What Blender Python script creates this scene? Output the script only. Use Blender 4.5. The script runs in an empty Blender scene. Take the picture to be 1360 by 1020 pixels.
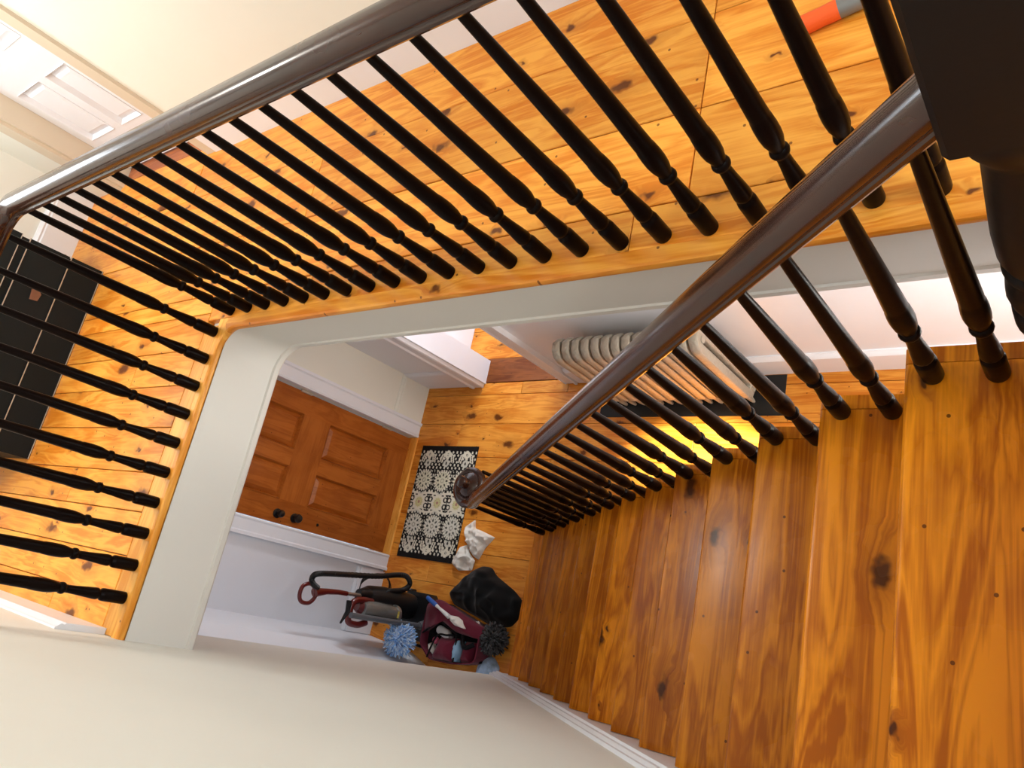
import bpy, bmesh, math, random
from mathutils import Vector, Matrix, noise
random.seed(7)
S = bpy.context.scene
COL = S.collection
# ------------------------------------------------------------------ camera
R3 = ((0.7801813365157784, 0.19673282590054492, -0.5938124934401763),
      (-0.03595087345612481, -0.9335894128531791, -0.3565365940632148),
      (-0.6245195087827082, 0.2995112742813563, -0.721296318948158))
CAM = Vector((2.6772561802, 0.27426842545, 1.38672513709))
cd = bpy.data.cameras.new('camera'); co = bpy.data.objects.new('camera', cd); COL.objects.link(co)
rt, dn, fw = (Vector(r) for r in R3)
M = Matrix((rt, -dn, -fw)).transposed().to_4x4(); M.translation = CAM
co.matrix_world = M
cd.sensor_width = 36.0; cd.lens = 1017.727 / 1360 * 36.0; cd.clip_start = 0.02
S.camera = co
# ------------------------------------------------------------------ world, lights, exposure
S.view_settings.view_transform = 'Standard'; S.view_settings.look = 'None'
S.view_settings.gamma = 1.0; S.view_settings.use_curve_mapping = False
S.view_settings.exposure = 0.06
w = bpy.data.worlds.new('sky'); S.world = w; w.use_nodes = True
w.node_tree.nodes['Background'].inputs[0].default_value = (0.75, 0.86, 1.0, 1)
w.node_tree.nodes['Background'].inputs[1].default_value = 1.0


def area(name, loc, to, sx, sy, power, color=(1, 1, 1)):
    l = bpy.data.lights.new(name, 'AREA'); l.shape = 'RECTANGLE'; l.size = sx; l.size_y = sy
    l.energy = power; l.color = color
    o = bpy.data.objects.new(name, l); COL.objects.link(o); o.location = loc
    o.rotation_euler = (Vector(to) - Vector(loc)).to_track_quat('-Z', 'Y').to_euler()
    return o


# daylight at the planes of the windows that lie outside the picture, and the hall ceiling lamp
area('landing_window_offscreen', (4.19, 1.0, 1.45), (0.0, 1.0, 0.6), 1.2, 1.3, 48, (0.88, 0.95, 1.0))
area('hall_end_window_offscreen', (-1.935, 1.05, 1.625), (1.0, 1.05, 0.6), 0.9, 1.05, 28, (0.84, 0.92, 1.0))
area('side_room_window_offscreen', (-0.55, 4.08, -1.45), (-0.7, 2.0, -2.4), 1.3, 1.3, 110, (0.88, 0.94, 1.0))
area('passage_window_offscreen', (3.28, 1.55, -1.385), (0.0, 1.5, -2.3), 0.75, 0.95, 42, (1.0, 0.95, 0.84))
lamp_ = area('hall_ceiling_lamp_offscreen', (-0.6, 1.15, 2.46), (-0.6, 1.15, 0.0), 0.4, 0.4, 32, (1.0, 0.95, 0.86))
lamp_.data.shape = 'DISK'
# sun falling through the passage window onto the lower boards
sl = bpy.data.lights.new('passage_sun_offscreen', 'SPOT'); sl.energy = 3800; sl.color = (1.0, 0.94, 0.78); sl.spot_size = math.radians(12); sl.spot_blend = 0.7; sl.shadow_soft_size = 0.03
so = bpy.data.objects.new('passage_sun_offscreen', sl); COL.objects.link(so); so.location = (3.28, 1.6, -1.0)
so.rotation_euler = (Vector((0.60, 1.50, -2.98)) - so.location).to_track_quat('-Z', 'Y').to_euler()

# ------------------------------------------------------------------ helpers
WORLD = {}


class MB:
    def __init__(self): self.v = []; self.f = []; self.sm = []
    def add(self, vs, fs, smooth=False):
        o = len(self.v); self.v += [Vector(p) for p in vs]
        for q in fs: self.f.append(tuple(i + o for i in q)); self.sm.append(smooth)
        return self
    def box(self, x0, x1, y0, y1, z0, z1):
        p = [(x, y, z) for z in (z0, z1) for y in (y0, y1) for x in (x0, x1)]
        return self.add(p, [(0, 2, 3, 1), (4, 5, 7, 6), (0, 1, 5, 4), (2, 6, 7, 3), (0, 4, 6, 2), (1, 3, 7, 5)])
    def cbox(self, x0, x1, y0, y1, z0, z1, c=0.003):
        # box with chamfered top edges
        p = [(x0, y0, z0), (x1, y0, z0), (x1, y1, z0), (x0, y1, z0), (x0, y0, z1 - c), (x1, y0, z1 - c), (x1, y1, z1 - c), (x0, y1, z1 - c),
             (x0 + c, y0 + c, z1), (x1 - c, y0 + c, z1), (x1 - c, y1 - c, z1), (x0 + c, y1 - c, z1)]
        f = [(3, 2, 1, 0), (8, 9, 10, 11)]
        for i in range(4):
            j = (i + 1) % 4; f += [(i, j, 4 + j, 4 + i), (4 + i, 4 + j, 8 + j, 8 + i)]
        return self.add(p, f)
    def mapped(self, fn, u0, u1, v0, v1, w0, w1):
        p = [fn(u, v, q) for q in (w0, w1) for v in (v0, v1) for u in (u0, u1)]
        return self.add(p, [(0, 2, 3, 1), (4, 5, 7, 6), (0, 1, 5, 4), (2, 6, 7, 3), (0, 4, 6, 2), (1, 3, 7, 5)])
    def prism(self, poly, a, b, fn=lambda u, v, w: (u, v, w), smooth=False):
        n = len(poly)
        p = [fn(u, v, a) for u, v in poly] + [fn(u, v, b) for u, v in poly]
        self.add(p, [tuple(range(n))[::-1], tuple(range(n, 2 * n))])
        return self.add(p, [(i, (i + 1) % n, n + (i + 1) % n, n + i) for i in range(n)], smooth)
    def lathe(self, prof, c=(0, 0, 0), n=16, axis=None, smooth=True):
        # prof: list of (radius, height); axis: direction
        c = Vector(c)
        q = Vector((0, 0, 1)).rotation_difference(Vector(axis).normalized()) if axis is not None else None
        vs = []
        for r, h in prof:
            for i in range(n):
                a = 2 * math.pi * i / n
                p = Vector((r * math.cos(a), r * math.sin(a), h))
                vs.append(c + (q @ p if q else p))
        fs = [(k * n + i, k * n + (i + 1) % n, (k + 1) * n + (i + 1) % n, (k + 1) * n + i) for k in range(len(prof) - 1) for i in range(n)]
        o = len(self.v); self.add(vs, fs, smooth)
        m = len(prof)
        self.f.append(tuple(range(o, o + n))[::-1]); self.sm.append(False)
        self.f.append(tuple(range(o + (m - 1) * n, o + m * n))); self.sm.append(False)
        return self
    def sweep(self, path, prof, up=(0, 0, 1), scales=None, closed=False):
        # prof: list of (u, v) closed loop; u sideways, v up
        path = [Vector(p) for p in path]; up = Vector(up); n = len(prof); m = len(path); vs = []
        for i, p in enumerate(path):
            t = (path[min(i + 1, m - 1)] - path[max(i - 1, 0)]).normalized()
            s = t.cross(up)
            s = s.normalized() if s.length > 1e-4 else Vector((1, 0, 0))
            w_ = s.cross(t); k = scales[i] if scales else 1.0
            for u, v in prof: vs.append(p + s * (u * k) + w_ * (v * k))
        o = len(self.v)
        self.add(vs, [(i * n + j, i * n + (j + 1) % n, (i + 1) * n + (j + 1) % n, (i + 1) * n + j) for i in range(m - 1) for j in range(n)], True)
        self.f.append(tuple(range(o, o + n))[::-1]); self.sm.append(False)
        self.f.append(tuple(range(o + (m - 1) * n, o + m * n))); self.sm.append(False)
        return self
    def tube(self, path, r, n=8, scales=None):
        # parallel-transport round tube
        path = [Vector(p) for p in path]; m = len(path); vs = []
        t0 = (path[1] - path[0]).normalized(); nrm = t0.orthogonal().normalized()
        for i, p in enumerate(path):
            t = (path[min(i + 1, m - 1)] - path[max(i - 1, 0)]).normalized()
            nrm = (nrm - t * nrm.dot(t)).normalized(); b = t.cross(nrm)
            rr = r * (scales[i] if scales else 1)
            for j in range(n):
                a = 2 * math.pi * j / n; vs.append(p + (nrm * math.cos(a) + b * math.sin(a)) * rr)
        o = len(self.v)
        self.add(vs, [(i * n + j, i * n + (j + 1) % n, (i + 1) * n + (j + 1) % n, (i + 1) * n + j) for i in range(m - 1) for j in range(n)], True)
        self.f.append(tuple(range(o, o + n))[::-1]); self.sm.append(False)
        self.f.append(tuple(range(o + (m - 1) * n, o + m * n))); self.sm.append(False)
        return self
    def build(self, name, mat, parent=None, sharp=38, origin=None, recalc=True):
        pts = self.v
        if origin is None:
            origin = Vector([(min(p[i] for p in pts) + max(p[i] for p in pts)) / 2 for i in range(2)] + [min(p[2] for p in pts)])
        origin = Vector(origin)
        me = bpy.data.meshes.new(name); me.from_pydata([p - origin for p in pts], [], self.f)
        me.polygons.foreach_set('use_smooth', self.sm)
        if recalc:
            bm = bmesh.new(); bm.from_mesh(me); bmesh.ops.recalc_face_normals(bm, faces=bm.faces); bm.to_mesh(me); bm.free()
        if any(self.sm): me.set_sharp_from_angle(angle=math.radians(sharp))
        me.materials.append(mat)
        o = bpy.data.objects.new(name, me); COL.objects.link(o)
        place(o, parent, origin)
        return o


def place(o, parent, wloc):
    WORLD[o.name] = Vector(wloc)
    if parent is not None:
        o.parent = parent; o.location = Vector(wloc) - WORLD[parent.name]
    else: o.location = wloc


def tag(o, label=None, cat=None, group=None, kind=None):
    for k, v in (('label', label), ('category', cat), ('group', group), ('kind', kind)):
        if v: o[k] = v
    return o


def thing(name, loc, label, cat, group=None):
    o = bpy.data.objects.new(name, None); COL.objects.link(o); o.empty_display_size = 0.05
    place(o, None, loc); tag(o, label, cat, group); return o


def struct(o, label): return tag(o, label, None, None, 'structure')


def spline(pts, n=8):
    pts = [Vector(p) for p in pts]; out = []
    for i in range(len(pts) - 1):
        p0 = pts[max(i - 1, 0)]; p1 = pts[i]; p2 = pts[i + 1]; p3 = pts[min(i + 2, len(pts) - 1)]
        for k in range(n):
            t = k / n
            out.append(0.5 * ((2 * p1) + (p2 - p0) * t + (2 * p0 - 5 * p1 + 4 * p2 - p3) * t * t + (3 * p1 - p0 - 3 * p2 + p3) * t ** 3))
    return out + [pts[-1]]


# ------------------------------------------------------------------ materials
def base_mat(name):
    m = bpy.data.materials.new(name); m.use_nodes = True
    return m, m.node_tree, m.node_tree.nodes['Principled BSDF']


def lin(*c):   # sRGB 0-255 -> linear
    return tuple(((x / 255) / 12.92 if x / 255 <= 0.04045 else ((x / 255 + 0.055) / 1.055) ** 2.4) for x in c) + (1,)


def N(nt, t, **kw):
    n = nt.nodes.new(t)
    for k, v in kw.items(): setattr(n, k, v)
    return n


def mth(nt, op, a, b=None, c=None, clamp=False):
    n = N(nt, 'ShaderNodeMath', operation=op, use_clamp=clamp)
    for i, x in enumerate((a, b, c)):
        if x is None: continue
        if isinstance(x, (int, float)): n.inputs[i].default_value = x
        else: nt.links.new(x, n.inputs[i])
    return n.outputs[0]


def mixc(nt, f, a, b, mode='MIX'):
    n = N(nt, 'ShaderNodeMix', data_type='RGBA', blend_type=mode)
    for i, x in ((0, f), (6, a), (7, b)):
        if isinstance(x, (int, float, tuple)): n.inputs[i].default_value = x
        else: nt.links.new(x, n.inputs[i])
    return n.outputs[2]


def plain(name, col, rough=0.5, spec=0.5, metal=0.0, var=0.0, vscale=6.0, bump=0.0, bscale=200.0, bdist=0.002, coat=0.0, sheen=0.0):
    m, nt, b = base_mat(name)
    b.inputs['Roughness'].default_value = rough; b.inputs['Metallic'].default_value = metal
    b.inputs['Specular IOR Level'].default_value = spec
    b.inputs['Coat Weight'].default_value = coat; b.inputs['Sheen Weight'].default_value = sheen
    b.inputs['Base Color'].default_value = col
    tc = N(nt, 'ShaderNodeTexCoord')
    if var:
        no = N(nt, 'ShaderNodeTexNoise'); no.inputs['Scale'].default_value = vscale; no.inputs['Detail'].default_value = 5
        nt.links.new(tc.outputs['Object'], no.inputs['Vector'])
        k = mth(nt, 'MULTIPLY_ADD', no.outputs['Fac'], 2 * var, 1 - var)
        nt.links.new(mixc(nt, 1.0, col, k, 'MULTIPLY'), b.inputs['Base Color'])
    if bump:
        no2 = N(nt, 'ShaderNodeTexNoise'); no2.inputs['Scale'].default_value = bscale; no2.inputs['Detail'].default_value = 3
        nt.links.new(tc.outputs['Object'], no2.inputs['Vector'])
        bp = N(nt, 'ShaderNodeBump'); bp.inputs['Strength'].default_value = bump; bp.inputs['Distance'].default_value = bdist
        nt.links.new(no2.outputs['Fac'], bp.inputs['Height']); nt.links.new(bp.outputs['Normal'], b.inputs['Normal'])
    return m


def wood(name, light, mid, dark, axis='x', rough=0.35, knots=0.5, knot_cell=(0.34, 0.17), vary=0.16, coat=0.05, grain=1.0, spec=0.22):
    m, nt, b = base_mat(name); L = nt.links.new
    tc = N(nt, 'ShaderNodeTexCoord'); oi = N(nt, 'ShaderNodeObjectInfo')
    sep = N(nt, 'ShaderNodeSeparateXYZ'); L(tc.outputs['Object'], sep.inputs[0])
    a, c, z = (sep.outputs[0], sep.outputs[1], sep.outputs[2]) if axis == 'x' else ((sep.outputs[1], sep.outputs[0], sep.outputs[2]) if axis == 'y' else (sep.outputs[2], sep.outputs[1], sep.outputs[0]))
    rnd = oi.outputs['Random']
    a = mth(nt, 'ADD', a, mth(nt, 'MULTIPLY', rnd, 61.7)); c = mth(nt, 'ADD', c, mth(nt, 'MULTIPLY', rnd, 23.3))
    def vec(sa, sc, sz):
        cm = N(nt, 'ShaderNodeCombineXYZ')
        L(mth(nt, 'MULTIPLY', a, sa), cm.inputs[0]); L(mth(nt, 'MULTIPLY', c, sc), cm.inputs[1]); L(mth(nt, 'MULTIPLY', z, sz), cm.inputs[2])
        return cm.outputs[0]
    vo = N(nt, 'ShaderNodeTexVoronoi', feature='F1', voronoi_dimensions='2D'); vo.inputs['Scale'].default_value = 1.0
    vo.inputs['Randomness'].default_value = 1.0
    wob = N(nt, 'ShaderNodeTexNoise'); wob.inputs['Scale'].default_value = 22.0; L(tc.outputs['Object'], wob.inputs['Vector'])
    va = N(nt, 'ShaderNodeVectorMath', operation='MULTIPLY_ADD'); L(wob.outputs['Color'], va.inputs[0])
    va.inputs[1].default_value = (0.24, 0.24, 0); L(vec(1 / knot_cell[0], 1 / knot_cell[1], 0), va.inputs[2])
    L(va.outputs[0], vo.inputs['Vector'])
    sc_ = N(nt, 'ShaderNodeSeparateXYZ'); L(vo.outputs['Color'], sc_.inputs[0])
    has = mth(nt, 'LESS_THAN', sc_.outputs[0], knots)
    rad = mth(nt, 'MULTIPLY_ADD', mth(nt, 'POWER', sc_.outputs[1], 2.0), 0.10, 0.025)
    rel = mth(nt, 'DIVIDE', vo.outputs['Distance'], rad)
    core = mth(nt, 'MULTIPLY', mth(nt, 'MULTIPLY', has, 0.9), mth(nt, 'MULTIPLY_ADD', rel, -1.3, 1.9, True))
    halo = mth(nt, 'MULTIPLY', has, mth(nt, 'MULTIPLY_ADD', rel, -0.25, 1.1, True))
    # grain bends around the knots: shift the cross-grain coordinate by the halo
    c2 = mth(nt, 'MULTIPLY_ADD', halo, 0.03, c)
    def vec2(sa, sc):
        cm = N(nt, 'ShaderNodeCombineXYZ'); L(mth(nt, 'MULTIPLY', a, sa), cm.inputs[0]); L(mth(nt, 'MULTIPLY', c2, sc), cm.inputs[1]); L(mth(nt, 'MULTIPLY', z, sc), cm.inputs[2])
        return cm.outputs[0]
    n1 = N(nt, 'ShaderNodeTexNoise'); n1.inputs['Scale'].default_value = 1.0; n1.inputs['Detail'].default_value = 4; n1.inputs['Distortion'].default_value = 0.8
    L(vec2(1.3, 11), n1.inputs['Vector'])
    n2 = N(nt, 'ShaderNodeTexNoise'); n2.inputs['Scale'].default_value = 1.0; n2.inputs['Detail'].default_value = 3
    L(vec2(5, 190), n2.inputs['Vector'])
    n3 = N(nt, 'ShaderNodeTexNoise'); n3.inputs['Scale'].default_value = 5.0; n3.inputs['Detail'].default_value = 3; L(tc.outputs['Object'], n3.inputs['Vector'])
    ring = mth(nt, 'FRACT', mth(nt, 'MULTIPLY', n1.outputs['Fac'], 7.0))
    ring = mth(nt, 'PINGPONG', ring, 0.5)
    f = mth(nt, 'MULTIPLY_ADD', mth(nt, 'SUBTRACT', ring, 0.25), 0.9 * grain, n1.outputs['Fac'])
    f = mth(nt, 'MULTIPLY_ADD', mth(nt, 'SUBTRACT', n2.outputs['Fac'], 0.5), 0.55 * grain, f)
    f = mth(nt, 'MULTIPLY_ADD', mth(nt, 'SUBTRACT', n3.outputs['Fac'], 0.5), 0.85, f)
    cr = N(nt, 'ShaderNodeValToRGB'); L(f, cr.inputs[0])
    e = cr.color_ramp.elements; e[0].position = 0.2; e[0].color = mid; e[1].position = 0.75; e[1].color = light
    col = mixc(nt, mth(nt, 'MULTIPLY', halo, 0.55), cr.outputs[0], mixc(nt, 0.45, mid, dark))
    col = mixc(nt, core, col, dark)
    # small nail holes and specks
    v2 = N(nt, 'ShaderNodeTexVoronoi', feature='F1', voronoi_dimensions='2D'); v2.inputs['Scale'].default_value = 9.0
    L(vec(1, 1, 0), v2.inputs['Vector'])
    s2 = N(nt, 'ShaderNodeSeparateXYZ'); L(v2.outputs['Color'], s2.inputs[0])
    sp = mth(nt, 'MULTIPLY', mth(nt, 'LESS_THAN', v2.outputs['Distance'], 0.035), mth(nt, 'LESS_THAN', s2.outputs[0], 0.3))
    col = mixc(nt, mth(nt, 'MULTIPLY', sp, 0.8), col, dark)
    k = mth(nt, 'MULTIPLY_ADD', mth(nt, 'FRACT', mth(nt, 'MULTIPLY', rnd, 13.7)), 2 * vary, 1 - vary)
    col = mixc(nt, 1.0, col, k, 'MULTIPLY')
    L(col, b.inputs['Base Color'])
    L(mth(nt, 'MULTIPLY_ADD', n3.outputs['Fac'], 0.22, rough - 0.11), b.inputs['Roughness'])
    b.inputs['Coat Weight'].default_value = coat; b.inputs['Coat Roughness'].default_value = 0.12; b.inputs['Specular IOR Level'].default_value = spec
    bp = N(nt, 'ShaderNodeBump'); bp.inputs['Strength'].default_value = 0.12; bp.inputs['Distance'].default_value = 0.002
    L(f, bp.inputs['Height']); L(bp.outputs['Normal'], b.inputs['Normal'])
    return m


PINE = (lin(238, 164, 66), lin(212, 122, 30), lin(84, 36, 10))
m_pine_x = wood('pine boards', *PINE, axis='x', knots=0.62)
m_pine_y = wood('pine border boards', lin(240, 174, 80), lin(220, 140, 46), lin(84, 42, 16), axis='y', knots=0.2)
m_red_board = wood('reddish threshold board', lin(196, 118, 66), lin(160, 84, 42), lin(60, 26, 12), axis='x', knots=0.3)
m_low = wood('lower hall pine boards', lin(232, 156, 62), lin(204, 116, 30), lin(78, 32, 8), axis='x', knots=0.42)
m_dark_board = wood('dark side room boards', lin(150, 84, 36), lin(112, 54, 20), lin(46, 18, 8), axis='x', knots=0.3)
m_tread = wood('amber stair treads', lin(212, 130, 24), lin(158, 82, 8), lin(54, 20, 3), axis='y', knots=0.30, rough=0.27, vary=0.22, coat=0.02, spec=0.17)
m_door = wood('orange brown door', lin(176, 98, 34), lin(146, 74, 20), lin(80, 36, 10), axis='z', knots=0.0, rough=0.42, vary=0.06, grain=0.6)
m_door_h = wood('orange brown door rails', lin(172, 96, 34), lin(142, 72, 20), lin(80, 36, 10), axis='y', knots=0.0, rough=0.42, vary=0.06, grain=0.6)
m_baluster = plain('near black turned wood', (0.0050, 0.0022, 0.0017, 1), rough=0.32, spec=0.07, var=0.3, vscale=30, bump=0.15, bscale=60)
m_rail = wood('dark mahogany rail', lin(66, 34, 22), lin(44, 22, 15), lin(20, 9, 6), axis='x', knots=0.0, rough=0.24, vary=0.0, coat=0.55, grain=0.15, spec=0.4)
m_newel = plain('dark newel wood', (0.005, 0.003, 0.0025, 1), rough=0.5, spec=0.18, var=0.3, vscale=14, bump=0.1, bscale=60)
m_cream = plain('cream wall paint', lin(236, 236, 226), rough=0.6, spec=0.25, var=0.03, vscale=3, bump=0.05, bscale=60)
m_wallb = plain('stair wall paint', lin(234, 234, 226), rough=0.6, spec=0.25, var=0.03, vscale=2.5, bump=0.06, bscale=50)
m_white = plain('white gloss trim paint', lin(234, 236, 242), rough=0.38, spec=0.4, var=0.02, vscale=5)
m_fascia = plain('grey white fascia paint', lin(220, 217, 211), rough=0.5, spec=0.3, var=0.02, vscale=4)
m_ceil = plain('ceiling paint', lin(238, 236, 230), rough=0.7, spec=0.2, var=0.02)
m_black = plain('black painted wood', lin(13, 22, 26), rough=0.5, spec=0.2, var=0.12, vscale=20)
m_edge = plain('worn metal edging', lin(190, 190, 184), rough=0.35, spec=0.5, metal=0.7)  # hinge and bracket metal, also the painted highlights on the chest edges
m_hole = plain('black cast knob', (0.006, 0.006, 0.007, 1), rough=0.3, spec=0.5)
m_lamp = bpy.data.materials.new('daylit glass'); m_lamp.use_nodes = True
b_ = m_lamp.node_tree.nodes['Principled BSDF']; b_.inputs['Base Color'].default_value = (0.8, 0.86, 0.9, 1)
b_.inputs['Emission Color'].default_value = (0.78, 0.9, 1.0, 1); b_.inputs['Emission Strength'].default_value = 2.5
b_.inputs['Roughness'].default_value = 0.1

# ------------------------------------------------------------------ key dimensions (metres)
H = 2.985; ZL = -H                     # lower floor level; upper floor is z = 0
RI = 0.21323; GO = 0.23125; X0 = 2.5545  # riser, going, upper landing nosing
YW = 2.125                              # upper hall wall
YL = 2.10                               # lower hall wall
XL = -1.95                              # upper end wall
XD = -2.04                              # front door wall
XE = -0.56                              # end of the stair wall on the lower level
YF = 1.16                               # well edge along the hall
ZF = -0.26                              # underside of the upper floor
XR = 4.2; ZC = 2.5

# ------------------------------------------------------------------ floors
fb = MB(); fb.box(-2.3, -0.03, -0.1, 4.3, ZF, -0.03).box(-0.03, 2.62, YF + 0.012, 4.3, ZF, -0.03).box(2.62, XR, -0.1, 4.3, ZF, -0.03)
floor_up = struct(fb.build('floor_upper', m_fascia), 'upper hall floor of wide knotty pine boards around the stairwell')


def plank(parent, mat, x0, x1, y0, y1, zt, th=0.03, name='plank'):
    gpx = 0.0016
    return MB().cbox(x0 + gpx, x1 - gpx, y0 + gpx, y1 - gpx, zt - th, zt + random.uniform(-0.0006, 0.0006), 0.0022).build(name, mat, parent)


def row(parent, mat, joints, y0, y1, zt, th=0.03):
    for a, b in zip(joints, joints[1:]): plank(parent, mat, a, b, y0, y1, zt, th)


# upper boards: left end of the hall (between end wall and the well), then long runs beside the wall
lefty = [-0.02, 0.10, 0.25, 0.41, 0.558, 0.737, 0.91, 1.06, 1.215, 1.30]
for i, (a, b) in enumerate(zip(lefty, lefty[1:])):
    jx = [XL, -0.15] if i % 3 else [XL, -0.62 - 0.2 * (i % 2), -0.15]
    if b > 1.2: jx[-1] = -0.15
    row(floor_up, m_pine_x, jx, a, b, 0)
row(floor_up, m_pine_x, [XL, -0.35, 1.89, 3.2, XR], 1.30, 1.56, 0)
row(floor_up, m_pine_x, [XL, 0.30, 1.89, 3.0, XR], 1.56, 1.855, 0)
row(floor_up, m_pine_x, [XL, -0.7, 1.89, 3.4, XR], 1.855, YW + 0.03, 0)
row(floor_up, m_red_board, [-1.62, -0.68], YW + 0.03, 2.29, 0)
for a, b in ((-0.02, 0.35), (0.35, 0.80), (0.80, 1.155)): plank(floor_up, m_pine_y, -0.15, -0.055, a, b, 0)
for a, b in ((-0.15, 0.47), (0.47, 1.75), (1.75, 2.66), (2.66, XR)): plank(floor_up, m_pine_x, a, b, 1.18, 1.30, 0)
ry = [-0.02, 0.2, 0.42, 0.66, 0.90, 1.18]
for a, b in zip(ry, ry[1:]): row(floor_up, m_pine_x, [2.60, XR], a, b, 0)


def arc(cx, cy, r, a0, a1, n=8):
    return [(cx + r * math.cos(math.radians(a0 + (a1 - a0) * i / n)), cy + r * math.sin(math.radians(a0 + (a1 - a0) * i / n))) for i in range(n + 1)]


# rounded nosing around the well (outline seen from above)
XN = -0.032
nose_path = [(XN, -0.02), (XN, 0.5)] + arc(XN + 0.09, YF - 0.09 - 0.012, 0.09, 180, 90, 10) + [(1.0, YF - 0.012), (2.0, YF - 0.012)] + arc(2.50, YF - 0.112, 0.10, 90, 0, 10) + [(2.60, 0.99)]
def offset_path(path, d):
    out = []
    for i, p in enumerate(path):
        a = Vector(path[max(i - 1, 0)]); c = Vector(path[min(i + 1, len(path) - 1)]); t = (c - a).normalized()
        out.append((p[0] + t.y * d, p[1] - t.x * d))
    return out
def sweep2(path, prof):
    # prof (d, z): d measured towards the well side (right of travel)
    mb = MB(); k = len(prof); vs = []
    offs = {d: offset_path(path, d) for d, z in prof}
    for i in range(len(path)):
        for d, z in prof: vs.append((offs[d][i][0], offs[d][i][1], z))
    n = len(path)
    mb.add(vs, [(i * k + j, i * k + (j + 1) % k, (i + 1) * k + (j + 1) % k, (i + 1) * k + j) for i in range(n - 1) for j in range(k)], True)
    mb.add(vs, [tuple(range(k)), tuple(range((n - 1) * k, n * k))])
    return mb
NOSE = [(-0.035, -0.0005), (0.004, -0.0005), (0.010, -0.004), (0.013, -0.012), (0.012, -0.022), (0.006, -0.030), (-0.035, -0.030)]
sweep2(nose_path[:9], NOSE).build('nosing', m_pine_y, floor_up, sharp=30)
sweep2(nose_path[8:], NOSE).build('nosing', m_pine_x, floor_up, sharp=30)
# corner fillers behind the rounded nosing
fil = MB(); fil.prism([(XN - 0.03, YF + 0.02), (XN - 0.03, YF - 0.10), (XN + 0.004, YF - 0.10)] + [(x - 0.006, y + 0.006) for x, y in arc(XN + 0.09, YF - 0.102, 0.09, 180, 90, 8)] + [(XN + 0.09, YF + 0.02)], -0.029, -0.0012)
fil.build('corner_board', m_pine_y, floor_up)
# fascia below the nosing
fpath_t = [(XN + 0.012, -0.02), (XN + 0.012, 0.5)] + arc(XN + 0.102, YF - 0.09, 0.09, 180, 90, 10) + [(1.0, YF), (2.0, YF)] + arc(2.50, YF - 0.11, 0.11, 90, 0, 10) + [(2.61, 0.97)]
fpath_b = [(0.018, -0.02), (0.018, 0.5)] + arc(0.018 + 0.12, YF + 0.002 - 0.12, 0.12, 180, 90, 10) + [(1.0, YF + 0.002), (2.0, YF + 0.002)] + arc(2.50, YF - 0.108, 0.11, 90, 0, 10) + [(2.61, 0.97)]
fa = MB(); n = len(fpath_t); vs = []
obk = offset_path(fpath_b, -0.03); obe = offset_path(fpath_b, 0.006)
for i in range(n):
    mx = tuple(fpath_t[i][j] * 0.1 + fpath_b[i][j] * 0.9 for j in (0, 1))
    vs += [(*fpath_t[i], -0.028), (*mx, ZF + 0.024), (*obe[i], ZF + 0.020), (*obe[i], ZF + 0.002), (*fpath_b[i], ZF - 0.006), (*obk[i], ZF - 0.006)]
fa.add(vs, [(i * 6 + j, i * 6 + j + 1, i * 6 + 7 + j, i * 6 + 6 + j) for i in range(n - 1) for j in range(5)], True)
struct(fa.build('trim_1', m_fascia, sharp=30, recalc=False), 'grey-white painted fascia board lining the stairwell opening')

# lower floor
lb = MB(); lb.box(-2.3, 3.4, -0.3, 4.2, ZL - 0.2, ZL - 0.028)
floor_low = struct(lb.build('floor_lower', m_dark_board), 'lower entrance hall floor of wide pine boards')
lowy = [-0.12, 0.24, 0.49, 0.747, 0.993, 1.24, 1.483, 1.757, 2.005]
jl = [[-2.04, -1.35, 0.2, 2.1, 3.3], [-2.04, -0.6, 1.4, 3.3], [-2.04, -1.55, 0.5, 3.3], [-2.04, -0.2, 1.8, 3.3]]
for i, (a, b) in enumerate(zip(lowy, lowy[1:])): row(floor_low, m_low, jl[i % 4], a, b, ZL, 0.028)
row(floor_low, m_low, [-2.04, -1.417, -1.0, -0.56, 0.85, 2.2, 3.3], 2.005, 2.108, ZL, 0.028)
row(floor_low, m_dark_board, [-1.5, -0.5], 2.108, 2.32, ZL + 0.006, 0.034)
ys = 2.32
for k in range(7): row(floor_low, m_low, [-1.65, 0.5], ys, ys + 0.26, ZL, 0.028); ys += 0.26

# ------------------------------------------------------------------ walls
def walls(name, mat, boxes, label):
    mb = MB()
    for b in boxes: mb.box(*b)
    return struct(mb.build(name, mat), label)


walls('wall_stair', m_wallb, [(XE, XR, -0.14, -0.02, ZL - 0.05, ZC), (XL - 0.1, XE, -0.14, -0.02, ZF, ZC)], 'cream plaster wall running down beside the stairs')
mb = MB(); mb.prism([(XE, -0.26), (XE, -0.19), (-1.18, -0.16), (-1.52, -0.03), (XD, 0.018), (XD, -0.14), (-1.6, -0.16)], ZL - 0.05, ZF)
struct(mb.build('wall_entry', m_white), 'pale wall of the entrance hall past the end of the stair wall')
DX0, DX1, DZ = -1.60, -0.70, 1.98
walls('wall_back', m_cream, [(XL - 0.1, DX0, YW, YW + 0.15, -0.02, ZC), (DX1, XR, YW, YW + 0.15, -0.02, ZC), (DX0, DX1, YW, YW + 0.15, DZ, ZC)], 'cream upper hall wall behind the landing balustrade')
OX0, OX1, OZ = -1.40, -0.60, ZL + 2.02
walls('wall_lower_back', m_white, [(XD - 0.3, OX0, YL, YL + 0.20, ZL - 0.03, ZF), (OX1, 3.3, YL, YL + 0.20, ZL - 0.03, ZF), (OX0, OX1, YL, YL + 0.20, OZ, ZF)], 'white entrance hall wall with a wide doorway to the side room')
FY0, FY1, FZ = 0.645, 1.635, ZL + 2.06
TZ0, TZ1 = FZ + 0.08, FZ + 0.46
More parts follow.
